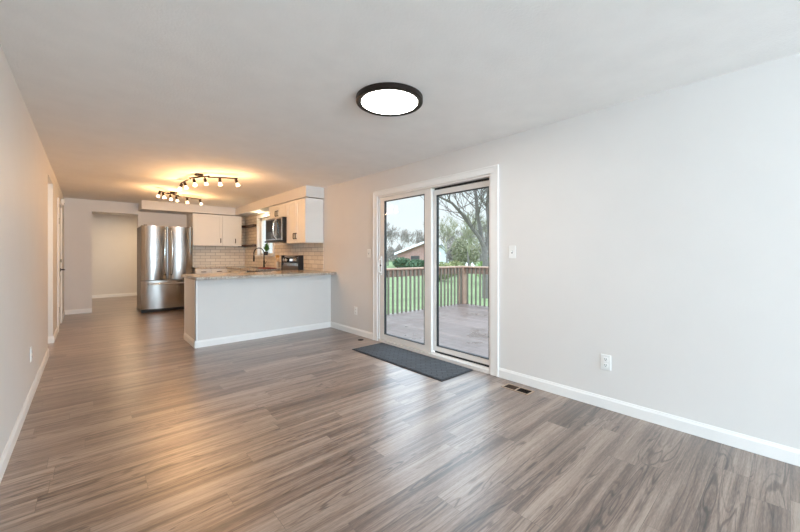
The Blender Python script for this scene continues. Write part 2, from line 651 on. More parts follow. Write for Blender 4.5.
struct(MB().box(-2.2, XR + .13, REAR - .12, 13.6, -0.12, 0), 'floor', M['floor'], 'grey-brown wood plank floor', 'floor')
struct(MB().box(-2.2, XR + .13, REAR - .12, 13.6, CH, CH + .12), 'ceiling', M['ceil'], 'off-white lightly textured ceiling', 'ceiling')
struct(holed(MB(), XL - .12, XL, 'y', REAR - .12, YB, 0, CH, [(-1.9, 0.7, 0.75, 2.09), (OY0, OY1, 0, 2.25), (DY0, DY1, 0, 2.10)]), 'wall_left', M['wall'])
struct(holed(MB(), XR, XR + .13, 'y', REAR - .12, YB + .12, 0, CH, [(SY0, SY1, 0.0, SZ), (WY0, WY1, WZ0, WZ1)]), 'wall_right', M['wall'])
struct(holed(MB(), YB, YB + .12, 'x', XL - .12, XR, 0, CH, [(0.065, HX1, 0, 2.19)]), 'wall_back', M['wall'])
struct(MB().box(1.84, XR, YK, YB - .001, 0, CH), 'wall_kitchen', M['wall'])
struct(holed(MB(), REAR - .12, REAR, 'x', XL - .12, XR, 0, CH, [(-.05, 2.45, 0.8, 2.1)]), 'wall_rear', M['wall'])
struct(MB().box(-1.2, 2.6, 13.35, 13.47, 0, CH).box(-1.2, -1.08, YB + .12, 13.35, 0, CH).box(2.48, 2.6, YB + .12, 13.35, 0, CH), 'wall_hall', M['wall'])
struct(MB().box(-2.2, XL - .12, OY1, OY1 + .1, 0, CH).box(-2.2, XL - .12, OY0 - .1, OY0, 0, CH).box(-2.2, -2.1, OY0, OY1, 0, CH), 'wall_passage', M['wall'])

# unseen rear window, added so the daylight has a source (frame and panes)
w = thing('unseen_window_2', (1.20, REAR - .06, 0.8), 'unseen white living-room window behind the camera, added for daylight', 'window', kind='structure')
fb = MB()
for x in (-.05, .75, 1.6, 2.4):
    fb.box(x, x + .05, REAR - .09, REAR - .03, 0.8, 2.1)
fb.box(-.05, 2.45, REAR - .09, REAR - .03, 0.8, 0.85).box(-.05, 2.45, REAR - .09, REAR - .03, 2.05, 2.1)
part(fb, 'window_frame', M['vinyl'], w)
part(MB().box(-.01, 2.41, REAR - .065, REAR - .055, 0.84, 2.06), 'glass_pane', M['glass'], w)

w = thing('unseen_window_3', (XL - .06, -.6, 0.75), 'unseen white living-room window added in the left wall beside the camera', 'window', kind='structure')  # out of view, added as a second way in for daylight
fb = MB()
for y in (-1.9, -1.05, -.20, .65):
    fb.box(XL - .09, XL - .03, y, y + .05, 0.80, 2.04)
fb.box(XL - .09, XL - .03, -1.9, .7, 0.75, 0.80).box(XL - .09, XL - .03, -1.9, .7, 2.04, 2.09)
part(fb, 'window_frame', M['vinyl'], w)
part(MB().box(XL - .065, XL - .055, -1.86, .66, 0.79, 2.05), 'glass_pane', M['glass'], w)

# soffits over the kitchen cabinets and the fridge
struct(MB().box(0.87, XR, 9.40, YK, 2.25, CH).box(0.87, 1.84, YK - .01, YB, 2.25, CH).box(2.79, XR, 5.54, 9.40, 2.25, CH), 'ceiling_soffit', M['wall'],
       'boxed soffit above the kitchen cabinets', 'soffit')

# baseboards: stepped profile, one object per wall
BH, BT = 0.095, 0.014
def bb_y(mb, x, y0, y1, side):
    """baseboard on a wall that runs along y; side is +1 when the room lies at larger x"""
    s = side
    mb.prism([(x, 0), (x + s * BT, 0), (x + s * BT, BH - .022), (x + s * BT * .55, BH - .008), (x + s * BT * .45, BH), (x, BH)], 'y', y0, y1)
    return mb
def bb_x(mb, y, x0, x1, side):
    s = side
    mb.prism([(y, 0), (y + s * BT, 0), (y + s * BT, BH - .022), (y + s * BT * .55, BH - .008), (y + s * BT * .45, BH), (y, BH)], 'x', x0, x1)
    return mb
b = MB(); bb_y(b, XL, REAR, OY0, 1); bb_y(b, XL, OY1, DY0 - .075, 1); bb_y(b, XL, DY1 + .075, YB, 1)
struct(b, 'baseboard_left', M['trim'])
b = MB(); bb_y(b, XR, REAR, 1.985, -1); bb_y(b, XR, 4.08, 5.30, -1)
struct(b, 'baseboard_right', M['trim'])
b = MB(); bb_x(b, YB, XL, 0.065, -1); bb_x(b, 13.35, -1.08, 2.48, -1)
struct(b, 'baseboard_back', M['trim'])
b = MB(); bb_x(b, OY1, -2.1, XL, -1); bb_x(b, OY0, -2.1, XL, 1)
struct(b, 'baseboard_passage', M['trim'])

# ------------------------------------------------------------------ peninsula
PX0, PY0, PY1 = 1.072, 5.30, 6.0
pen = thing('kitchen_peninsula', (2.1, 5.65, 0), 'white half-wall peninsula under the granite bar top', 'peninsula')
part(MB().box(PX0, XR - .002, PY0, PY1, 0, 0.915), 'half_wall', M['wall'], pen)
b = MB(); bb_x(b, PY0, PX0 - BT, XR - .014, -1); bb_y(b, PX0, PY0, PY1, -1)
part(b, 'base_trim', M['trim'], pen)
part(MB().box(PX0 - .006, PX0 + .022, PY0 - .006, PY0 + .006, BH, 0.915, .002).box(PX0 - .006, PX0 + .004, PY0 - .006, PY0 + .03, BH, .915, .002), 'corner_trim', M['trim'], pen)
part(MB().box(PX0 - .006, PX0, PY1 - .03, PY1, BH, 0.915, .002), 'end_trim', M['trim'], pen)
top = MB()
top.prism([(1.035, 5.11), (XR - .003, 5.11), (XR - .003, 6.30), (2.50, 6.30), (2.50, 6.04), (1.035, 6.04)], 'z', 0.916, 0.957, .006)
tag(top.build('bar_countertop', M['granite']), 'speckled beige granite bar countertop on the white peninsula', 'countertop')

# ------------------------------------------------------------------ sliding glass door
dr = thing('door_1', (XR, 3.03, 0), 'white two-panel sliding glass door to the deck', 'door', kind='structure')
cz = 2.165
cs = MB()
def casing(mb, y0, y1, z0, z1):
    mb.box(XR - .018, XR - .0005, y0, y1, z0, z1, .004)
casing(cs, SY0 - .07, SY0 + .004, 0, SZ - .005); casing(cs, SY1 - .004, SY1 + .07, 0, SZ - .005); casing(cs, SY0 - .07, SY1 + .07, SZ - .005, cz - .015)
cs.box(XR - .024, XR - .0005, SY0 - .09, SY0 - .07, 0, cz - .015, .004).box(XR - .024, XR - .0005, SY1 + .07, SY1 + .09, 0, cz - .015, .004).box(XR - .024, XR - .0005, SY0 - .09, SY1 + .09, cz - .015, cz + .005, .004)
part(cs, 'casing', M['trim'], dr)
fr = MB()
fr.box(XR + .0, XR + .13, SY0, SY0 + .03, 0.0, SZ).box(XR, XR + .13, SY1 - .03, SY1, 0, SZ).box(XR, XR + .13, SY0 + .03, SY1 - .03, SZ - .03, SZ)
fr.box(XR - .012, XR + .13, SY0 + .03, SY1 - .03, 0.0, 0.035).box(XR + .055, XR + .065, SY0 + .03, SY1 - .03, 0.035, 0.042)
part(fr, 'door_frame', M['vinyl'], dr)
def panel(x0, x1, y0, y1, z0, z1, stile, stile2, rail_b, rail_t):
    p = MB()
    p.box(x0, x1, y0, y0 + stile, z0, z1, .004).box(x0, x1, y1 - stile2, y1, z0, z1, .004)
    p.box(x0 + .001, x1 - .001, y0 + stile - .002, y1 - stile2 + .002, z0, z0 + rail_b, .003).box(x0 + .001, x1 - .001, y0 + stile - .002, y1 - stile2 + .002, z1 - rail_t, z1, .003)
    o = part(p, 'door_panel', M['vinyl'], dr)
    a0, a1, c0, c1 = y0 + stile, y1 - stile2, z0 + rail_b, z1 - rail_t
    xm = (x0 + x1) / 2
    g = MB().box(xm - .004, xm + .004, a0, a1, c0, c1)
    part(g, 'glass_pane', M['glass'], o)
    k = MB(); t = .009
    k.box(x0 + .002, x1 - .002, a0, a0 + t, c0, c1).box(x0 + .002, x1 - .002, a1 - t, a1, c0, c1).box(x0 + .002, x1 - .002, a0, a1, c0, c0 + t).box(x0 + .002, x1 - .002, a0, a1, c1 - t, c1)
    part(k, 'gasket', M['gasket'], o)
    return o
pl = panel(XR + .012, XR + .052, 2.945, SY1 - .03, 0.04, SZ - .032, 0.115, 0.10, 0.075, 0.055)   # sliding panel, nearer the room
pr = panel(XR + .068, XR + .108, SY0 + .03, 3.00, 0.062, SZ - .052, 0.045, 0.09, 0.06, 0.065)  # fixed panel
part(MB().box(XR + .066, XR + .11, SY0 + .03, 2.93, 0.0355, 0.0615), 'sill_gasket', M['gasket'], dr)
part(MB().box(XR + .060, XR + .11, SY0 + .03, 2.93, SZ - .0515, SZ - .031), 'head_gasket', M['gasket'], dr)
hd = MB()
hd.box(XR - .002, XR + .012, 3.905, 3.935, 0.96, 1.23, .004)
hd.tube([(XR - .002, 3.92, 0.99), (XR - .035, 3.92, 1.01), (XR - .038, 3.92, 1.09), (XR - .035, 3.92, 1.17), (XR - .002, 3.92, 1.19)], .009, 8)
ho = part(hd, 'handle', M['plate'], pl, 'white pull handle', True)
part(MB().box(XR - .01, XR + .0, 3.908, 3.932, 1.085, 1.105, .002), 'latch', M['gasket'], ho)

# ------------------------------------------------------------------ entry door on the left wall
d2 = thing('door_2', (XL, (DY0 + DY1) / 2, 0), 'white panelled door with a lever handle at the far end of the left wall', 'door', kind='structure')
cs = MB()
for (y0, y1, z0, z1) in ((DY0 - .07, DY0, 0, 2.10), (DY1, DY1 + .07, 0, 2.10), (DY0 - .07, DY1 + .07, 2.10, 2.17)):
    cs.box(XL + .0005, XL + .018, y0, y1, z0, z1, .004)
part(cs, 'casing', M['trim'], d2)
lf = MB().box(XL - .042, XL - .004, DY0 + .003, DY1 - .003, .008, 2.097, .003)
for (y0, y1, z0, z1) in ((DY0 + .1, DY0 + .42, .2, .85), (DY0 + .51, DY1 - .1, .2, .85), (DY0 + .1, DY0 + .42, 1.05, 1.95), (DY0 + .51, DY1 - .1, 1.05, 1.95)):
    lf.box(XL - .008, XL + .002, y0, y1, z0, z1, .004)
leaf = part(lf, 'door_leaf', M['trim'], d2)
h = MB().lathe([(0, 0), (.03, 0), (.03, .01), (.012, .014), (.012, .05), (0, .05)], (XL - .004, DY1 - .10, 0.98), 16, (1, 0, 0))
h.tube([(XL + .045, DY1 - .10, 0.98), (XL + .055, DY1 - .12, .98), (XL + .055, DY1 - .21, .98)], .009, 8)
part(h, 'lever_handle', M['black'], leaf, 'dark lever handle', True)
part(MB().lathe([(0, 0), (.03, 0), (.028, .018), (0, .02)], (XL - .004, DY1 - .10, 1.14), 16, (1, 0, 0)), 'deadbolt', M['black'], leaf, 'dark round deadbolt', True)
for z in (.35, 1.8):
    part(MB().box(XL - .004, XL + .022, DY0 - .005, DY0 + .01, z - .05, z + .05, .002), 'hinge', M['bronze'], leaf, 'dark hinge')
ch = thing('door_chime', (XL, 8.98, 2.2), 'small white box mounted high beside the white panelled door', 'door chime')
part(MB().box(XL + .001, XL + .04, 8.95, 9.04, 2.17, 2.28, .006), 'chime_cover', M['plate'], ch)
part(MB().box(XL + .04, XL + .043, 8.965, 9.025, 2.19, 2.21), 'chime_grille', M['slot'], ch)

# ------------------------------------------------------------------ kitchen window
w1 = thing('window_1', (XR, (WY0 + WY1) / 2, WZ0), 'white kitchen window over the sink', 'window', kind='structure')
cs = MB()
for (y0, y1, z0, z1) in ((WY0 - .07, WY0, WZ0 - .02, WZ1 + .07), (WY1, WY1 + .07, WZ0 - .02, WZ1 + .07), (WY0, WY1, WZ1, WZ1 + .07)):
    cs.box(XR - .026, XR - .0005, y0, y1, z0, z1, .004)
cs.box(XR - .06, XR + .05, WY0 - .09, WY1 + .09, WZ0 - .03, WZ0, .004)
part(cs, 'casing', M['trim'], w1)
fr = MB()
for (y0, y1, z0, z1) in ((WY0, WY0 + .045, WZ0, WZ1), (WY1 - .045, WY1, WZ0, WZ1), (WY0, WY1, WZ0, WZ0 + .05), (WY0, WY1, WZ1 - .05, WZ1), ((WY0 + WY1) / 2 - .025, (WY0 + WY1) / 2 + .025, WZ0, WZ1)):
    fr.box(XR + .05, XR + .10, y0, y1, z0, z1, .003)
part(fr, 'sash', M['vinyl'], w1)
part(MB().box(XR + .072, XR + .078, WY0 + .04, WY1 - .04, WZ0 + .04, WZ1 - .04), 'glass_pane', M['glass'], w1)

# tile backsplash and corner tile: part of the walls
struct(MB().box(1.842, XR - .01, YK - .008, YK - .0005, .957, 2.249), 'trim_1', M['tilex'], 'cream subway tile on the kitchen back wall', 'tile')
bs = holed(MB(), XR - .008, XR - .0005, 'y', 5.555, YK - .009, .958, 1.46, [(WY0 - .072, WY1 + .072, 1.209, 1.46)])
bs.box(XR - .008, XR - .0005, WY1 + .072, YK - .009, 1.46, 2.249)
struct(bs, 'trim_2', M['tiley'], 'cream subway tile on the wall behind the range', 'tile')

# ------------------------------------------------------------------ cabinets
def shaker(parent, axis, fixed, out, a0, a1, z0, z1, handle=None, hname='handle', name='door', drawer=False):
    """A shaker front on a cabinet face. axis: direction the face runs along; out: -1 faces smaller coordinate."""
    th, st = .019, (.055 if not drawer else .04)
    g = .002
    def bx(mb, p, q, r, s, d0, d1, bev=.002):
        f0, f1 = sorted((fixed + out * d0, fixed + out * d1))
        if axis == 'x': mb.box(p, q, f0, f1, r, s, bev)
        else: mb.box(f0, f1, p, q, r, s, bev)
    a0 += g; a1 -= g; z0 += g; z1 -= g
    m = MB()
    bx(m, a0 + st - .004, a1 - st + .004, z0 + st - .004, z1 - st + .004, .001, .011, 0)
    bx(m, a0, a0 + st, z0, z1, .001, th); bx(m, a1 - st, a1, z0, z1, .001, th)
    bx(m, a0 + st, a1 - st, z0, z0 + st, .001, th); bx(m, a0 + st, a1 - st, z1 - st, z1, .001, th)
    d = part(m, name, M['cab'], parent)
    if handle:
        ha, hz, vert = handle
        L = .048
        def P(a, z, dd):
            f = fixed + out * dd
            return (a, f, z) if axis == 'x' else (f, a, z)
        if vert: pts = [P(ha, hz - L, th - .002), P(ha, hz - L, th + .028), P(ha, hz + L, th + .028), P(ha, hz + L, th - .002)]
        else: pts = [P(ha - L, hz, th - .002), P(ha - L, hz, th + .028), P(ha + L, hz, th + .028), P(ha + L, hz, th - .002)]
        part(MB().tube(pts[:2], .008, 6).tube(pts[1:3], .009, 6).tube(pts[2:], .008, 6), hname, M['black'], d, 'black bar pull')
    return d

UC = 'white wall cabinets'
UZ0, UZ1 = 1.47, 2.234
u = thing('wall_cabinet', (2.2, 9.56, UZ0), 'white single-door wall cabinet directly beside the refrigerator', 'cabinet', UC)
part(MB().box(1.843, 2.488, 9.42, YK - .009, UZ0, UZ1), 'body', M['cab'], u)
shaker(u, 'x', 9.42, -1, 1.843, 2.488, UZ0, UZ1 - .001, (2.445, 1.60, True))
u = thing('wall_cabinet', (2.73, 9.56, UZ0), 'white single-door wall cabinet next to the dark corner shelves', 'cabinet', UC)
part(MB().box(2.490, 2.945, 9.42, YK - .009, UZ0, UZ1), 'body', M['cab'], u)
shaker(u, 'x', 9.42, -1, 2.490, 2.945, UZ0, UZ1 - .001, (2.79, 1.60, True))

CX = 2.80
u = thing('wall_cabinet', (2.97, 5.93, UZ0), 'tall two-door white wall cabinet with its side facing the living room', 'cabinet', UC)
part(MB().box(CX, XR - .009, 5.545, 6.308, UZ0 - .01, UZ1), 'body', M['cab'], u)
shaker(u, 'y', CX, -1, 5.545, 5.925, UZ0 - .01, UZ1 - .001, (5.885, 1.585, True))
shaker(u, 'y', CX, -1, 5.927, 6.308, UZ0 - .01, UZ1 - .001, (5.965, 1.585, True))
u = thing('wall_cabinet', (2.97, 6.7, 1.96), 'short white wall cabinet directly above the microwave', 'cabinet', UC)
part(MB().box(CX, XR - .009, 6.312, 7.16, 1.965, UZ1), 'body', M['cab'], u)
shaker(u, 'y', CX, -1, 6.312, 6.735, 1.965, UZ1 - .001, (6.69, 2.06, True))
shaker(u, 'y', CX, -1, 6.737, 7.16, 1.965, UZ1 - .001, (6.78, 2.06, True))

# dark corner shelves
SH = 'dark floating corner shelves'
for z, lab in ((1.455, 'lower dark wood corner shelf level with the cabinet bottoms'), (1.955, 'upper dark wood corner shelf near the soffit')):
    s = MB().prism([(2.95, YK - .01), (2.95, 9.45), (3.0, 9.45), (XR - .10, 9.38), (XR - .10, 8.83), (XR - .01, 8.83), (XR - .01, YK - .01)], 'z', z, z + .055, .004)
    tag(s.build('corner_shelf', M['darkwood']), lab, 'shelf', SH)

# base cabinets
BC = 'white base cabinets'
def base_cab(loc, axis, fixed, a0, a1, back, label, top=.914):
    c = thing('base_cabinet', loc, label, 'cabinet', BC)
    if axis == 'x':
        part(MB().box(a0, a1, fixed, back, .10, .914), 'body', M['cab'], c)
        part(MB().box(a0, a1, fixed + .06, back, 0, .099), 'toe_kick', M['cab'], c)
    else:
        part(MB().box(fixed, back, a0, a1, .10, top), 'body', M['cab'], c)
        part(MB().box(fixed + .06, back, a0, a1, 0, .099), 'toe_kick', M['cab'], c)
    mid = (a0 + a1) / 2
    shaker(c, axis, fixed, -1, a0, a1, .74, .905, (mid, .85, False), name='drawer', drawer=True)
    shaker(c, axis, fixed, -1, a0, mid, .11, .735, (mid - .05, .64, True))
    shaker(c, axis, fixed, -1, mid, a1, .11, .735, (mid + .05, .64, True))
base_cab((2.02, 9.5, 0), 'x', 9.16, 1.848, 2.18, YK - .009, 'white base cabinet next to the refrigerator side')
base_cab((2.35, 9.5, 0), 'x', 9.16, 2.182, 2.52, YK - .009, 'white base cabinet on the back wall next to the inner corner')
base_cab((2.8, 8.8, 0), 'y', 2.53, 8.50, 9.12, XR - .01, 'white base cabinet in the inner corner of the kitchen')
base_cab((2.8, 8.1, 0), 'y', 2.53, 7.72, 8.495, XR - .01, 'white base cabinet under the sink', .73)
base_cab((2.8, 6.2, 0), 'y', 2.53, 6.005, 6.30, XR - .01, 'narrow white base cabinet between the range and the peninsula')

kt = MB()
kt.prism([(1.846, 9.13), (2.50, 9.13), (2.50, 8.43), (XR - .01, 8.43), (XR - .01, YK - .009), (1.846, YK - .009)], 'z', .916, .957, .005)
kt.box(2.50, 2.60, 7.79, 8.43, .916, .957).box(3.0, XR - .01, 7.79, 8.43, .916, .957)
kt.prism([(2.50, 7.115), (XR - .01, 7.115), (XR - .01, 7.79), (2.50, 7.79)], 'z', .916, .957)
tag(kt.build('kitchen_countertop', M['granite']), 'speckled beige granite countertop around the sink and back corner', 'countertop')

sk = thing('kitchen_sink', (2.8, 8.11, .75), 'dark undermount sink under the kitchen window', 'sink')
b = MB().box(2.60, 3.0, 7.79, 8.43, .74, .75)
b.box(2.602, 2.614, 7.792, 8.428, .75, .95).box(2.986, 2.998, 7.792, 8.428, .75, .95).box(2.614, 2.986, 7.792, 7.804, .75, .95).box(2.614, 2.986, 8.416, 8.428, .75, .95)
part(b, 'basin', M['black'], sk)
part(MB().lathe([(0, 0), (.045, 0), (.045, .004), (0, .002)], (2.8, 8.11, .75), 20), 'drain', M['chrome'], sk)

fc = thing('kitchen_faucet', (3.045, 8.14, .957), 'black gooseneck pull-down faucet behind the sink', 'faucet')
part(MB().lathe([(0, 0), (.032, 0), (.032, .012), (.020, .02), (.020, .16), (0, .16)], (3.045, 8.14, .957), 20), 'base', M['black'], fc, smooth=True)
pts = [(3.045, 8.14, 1.10), (3.045, 8.14, 1.27)]
for k in range(0, 13):
    a = math.pi * k / 12
    pts.append((3.045 - .125 * (1 - math.cos(a)), 8.14 - .03 * (1 - math.cos(a)), 1.285 + .12 * math.sin(a)))
pts.append((2.795, 8.08, 1.25))
part(MB().tube(pts, .012, 10), 'spout', M['black'], fc, smooth=True)
part(MB().lathe([(0, 0), (.018, 0), (.02, .06), (.016, .14), (0, .14)], (2.795, 8.08, 1.10), 16), 'spray_head', M['black'], fc, smooth=True)
part(MB().tube([(3.045, 8.12, 1.03), (3.045, 8.06, 1.05), (3.04, 7.98, 1.10)], [.012, .009, .007], 8), 'handle', M['black'], fc, smooth=True)

tw = thing('dish_towel', (2.9, 7.36, .957), 'dark red folded cloth on the counter left of the range', 'towel')
part(MB().box(2.72, 2.95, 7.18, 7.66, .9575, .968, .004), 'cloth', M['towel'], tw)
part(MB().box(2.74, 2.93, 7.20, 7.62, .968, .977, .004), 'fold', M['towel'], tw)

# dishwasher
dw = thing('dishwasher', (2.8, 7.42, 0), 'built-in dishwasher with a dark control strip left of the range', 'dishwasher')
part(MB().box(2.55, XR - .02, 7.12, 7.715, .0, .913), 'body', M['steelside'], dw)
part(MB().box(2.525, 2.549, 7.122, 7.713, .11, .80, .004), 'door', M['steel'], dw)
part(MB().box(2.522, 2.549, 7.122, 7.713, .803, .910, .004), 'control_strip', M['blackgl'], dw)

# ------------------------------------------------------------------ range
rg = thing('range', (2.8, 6.71, 0), 'stainless and black electric range against the tiled wall', 'range')
part(MB().box(2.50, XR - .01, 6.315, 7.105, .02, .905), 'body', M['steelside'], rg)
part(MB().box(2.485, XR - .09, 6.312, 7.108, .906, .930, .004), 'cooktop', M['blackgl'], rg)
for (x, y, r) in ((2.66, 6.50, .095), (2.66, 6.91, .11), (2.90, 6.50, .11), (2.90, 6.91, .08)):
    part(MB().lathe([(r - .006, 0), (r, 0), (r, .0012), (r - .006, .0012), (r - .006, 0)], (x, y, .9302), 32), 'burner', M['steelside'], rg)
dv = part(MB().box(2.462, 2.499, 6.318, 7.102, .26, .80, .006), 'oven_door', M['steel'], rg)
part(MB().box(2.459, 2.463, 6.43, 6.99, .38, .66), 'oven_window', M['blackgl'], dv)
part(MB().tube([(2.462, 6.38, .75), (2.42, 6.38, .75), (2.42, 7.04, .75), (2.462, 7.04, .75)], .011, 8), 'handle', M['chrome'], dv)
part(MB().box(2.468, 2.499, 6.318, 7.102, .05, .25, .006), 'storage_drawer', M['steel'], rg)
part(MB().box(2.475, 2.499, 6.318, 7.102, .805, .904, .004), 'front_strip', M['blackgl'], rg)
bgd = MB().prism([(3.03, .905), (XR - .01, .905), (XR - .01, 1.235), (3.075, 1.235), (3.045, 1.20)], 'y', 6.335, 7.085)
# profile is in x-z, swept along y
bgo = part(bgd, 'backguard', M['steel'], rg)
for y_ in (6.312, 7.084):
    part(MB().box(3.02, XR - .01, y_, y_ + .024, .931, 1.24, .004), 'end_cap', M['black'], rg, 'black end cap')
part(MB().box(3.028, 3.036, 6.34, 7.08, .935, 1.03, .002), 'lower_panel', M['steelside'], bgo)
part(MB().box(3.024, 3.042, 6.36, 7.06, 1.085, 1.195, .003), 'control_panel', M['blackgl'], bgo)
part(MB().box(3.021, 3.0245, 6.55, 6.70, 1.125, 1.165), 'clock', M['display'], bgo)
for y in (6.42, 6.50, 6.86, 6.96):
    part(MB().lathe([(0, 0), (.042, 0), (.038, .022), (.030, .028), (0, .028)], (3.024, y, 1.14), 20, (-1, 0, 0)), 'knob', M['chrome'], bgo, smooth=True)

# microwave above the range
mw = thing('microwave', (2.93, 6.7, 1.49), 'stainless over-the-range microwave with a curved handle', 'microwave')
part(MB().box(2.705, XR - .01, 6.312, 7.10, 1.525, 1.962), 'body', M['black'], mw)
md = part(MB().box(2.69, 2.704, 6.54, 7.10, 1.528, 1.960, .004), 'door', M['steel'], mw)
part(MB().box(2.685, 2.691, 6.64, 7.08, 1.56, 1.93, .001), 'door_window', M['blackgl'], md)
part(MB().tube([(2.69, 6.585, 1.57), (2.65, 6.585, 1.62), (2.635, 6.585, 1.745), (2.65, 6.585, 1.87), (2.69, 6.585, 1.92)], .015, 10), 'handle', M['chrome'], md, 'curved steel handle', True)
mp = part(MB().box(2.69, 2.704, 6.314, 6.537, 1.528, 1.960, .004), 'control_panel', M['steel'], mw)
part(MB().box(2.685, 2.691, 6.36, 6.53, 1.56, 1.93, .001), 'keypad', M['blackgl'], mp)
part(MB().box(2.68, XR - .012, 6.315, 7.14, 1.495, 1.524, .003), 'vent_base', M['black'], mw)

# utensil crock and window-sill plant
uc = thing('utensil_crock', (3.03, 7.36, .957), 'small crock holding wooden spoons beside the range', 'crock')
part(MB().lathe([(0, 0), (.05, 0), (.056, .07), (.052, .15), (.046, .15), (.046, .02), (0, .02)], (3.03, 7.36, .9575), 24), 'pot', M['crock'], uc, smooth=True)
for dx, dy in ((.02, .05), (-.02, -.04), (.03, -.01)):
    s = MB().tube([(3.03 + dx * .2, 7.36 + dy * .2, 1.0), (3.03 + dx, 7.36 + dy, 1.19)], .006, 6).lathe([(0, 0), (.02, .015), (.023, .04), (.015, .065), (0, .07)], (3.03 + dx, 7.36 + dy, 1.18), 10)
    part(s, 'spoon', M['spoon'], uc, smooth=True)

random.seed(4)
pp = thing('potted_plant', (XR + .005, 8.25, WZ0), 'small green potted plant on the kitchen window sill', 'plant')
part(MB().lathe([(0, 0), (.034, 0), (.045, .085), (.038, .085), (.036, .07), (0, .07)], (XR + .0, 8.25, WZ0 + .0005), 20), 'pot', M['pot'], pp, smooth=True)
lv = MB()
for k in range(150):
    a, e, L = random.uniform(0, 6.28), random.uniform(.35, 1.4), random.uniform(.10, .24)
    d = Vector((math.cos(a) * math.cos(e) * .30, .8 * math.sin(a) * math.cos(e), math.sin(e)))
    p0 = Vector((XR, 8.25, WZ0 + .08)); p1 = p0 + d * L
    sd = d.cross(Vector((.3, .2, 1))).normalized() * .016
    mid = (p0 + p1) / 2 + Vector((0, 0, .01))
    lv.quad(p0, mid + sd, p1, mid - sd)
part(lv, 'leaves', M['plant'], pp)

# ------------------------------------------------------------------ refrigerator
FX0, FX1, FY = 0.842, 1.812, 9.20
rf = thing('refrigerator', ((FX0 + FX1) / 2, 9.75, 0), 'stainless french-door refrigerator with a bottom freezer drawer', 'refrigerator')
part(MB().box(FX0, FX1, FY + .09, 10.06, .03, 1.865, .006), 'cabinet', M['steelside'], rf)
FM = (FX0 + FX1) / 2
def bowed(x0, x1, y, dep, bow, z0, z1, n=14):
    pts = []
    for i in range(n + 1):
        t = i / n
        e = 1 - (2 * t - 1) ** 2
        rim = min(1, min(t, 1 - t) * 14)
        pts.append((x0 + (x1 - x0) * t, y - bow * e + .02 * (1 - rim)))
    pts += [(x1, y + dep), (x0, y + dep)]
    return MB().prism(pts, 'z', z0, z1)
for (x0, x1, hx) in ((FX0, FM - .003, FM - .055), (FM + .003, FX1, FM + .055)):
    d = part(bowed(x0, x1, FY + .04, .045, .055, .70, 1.88), 'door', M['steel'], rf, smooth=True)
    sgn = -1 if hx < FM else 1
    h = MB().tube([(hx, FY + .02, .80), (hx, FY - .045, .83), (hx + sgn * .012, FY - .06, 1.1), (hx + sgn * .018, FY - .062, 1.32), (hx + sgn * .012, FY - .06, 1.55), (hx, FY - .045, 1.80), (hx, FY + .02, 1.83)], .014, 10)
    part(h, 'handle', M['chrome'], d, 'long curved handle', True)
dd = part(bowed(FX0, FX1, FY + .04, .045, .055, .075, .685), 'freezer_drawer', M['steel'], rf, smooth=True)
h = MB().tube([(FX0 + .12, FY + .02, .615), (FX0 + .13, FY - .05, .615), (FM, FY - .065, .615), (FX1 - .13, FY - .05, .615), (FX1 - .12, FY + .02, .615)], .014, 10)
part(h, 'handle', M['chrome'], dd, 'horizontal bar handle', True)
part(MB().box(FX0 + .01, FX1 - .01, FY + .05, FY + .12, 0, .07, .004), 'base_grille', M['black'], rf, 'black base grille')
for x in (FX0 + .05, FX1 - .11):
    part(MB().box(x, x + .06, FY + .03, FY + .11, 1.881, 1.90, .004), 'hinge_cap', M['steelside'], rf)

# ------------------------------------------------------------------ ceiling lights
cl = thing('ceiling_light', (1.717, 2.04, CH), 'round flush ceiling light with a dark bronze rim', 'ceiling light')
R = .254
part(MB().lathe([(0, -.0005), (R, -.0005), (R, -.034), (R - .006, -.040), (R - .030, -.040), (R - .040, -.034), (R - .040, -.02), (0, -.02)], (1.717, 2.04, CH), 64), 'rim', M['bronze'], cl, smooth=True)
part(MB().lathe([(0, -.040), (.1, -.0395), (R - .0405, -.035), (R - .0405, -.022), (0, -.022)], (1.717, 2.04, CH), 64), 'diffuser', M['diffuser'], cl, smooth=True)
light('ceiling_light_lamp', 'AREA', (1.717, 2.04, CH - .06), 9, (1.0, 0.96, 0.92), .42).data.shape = 'DISK'

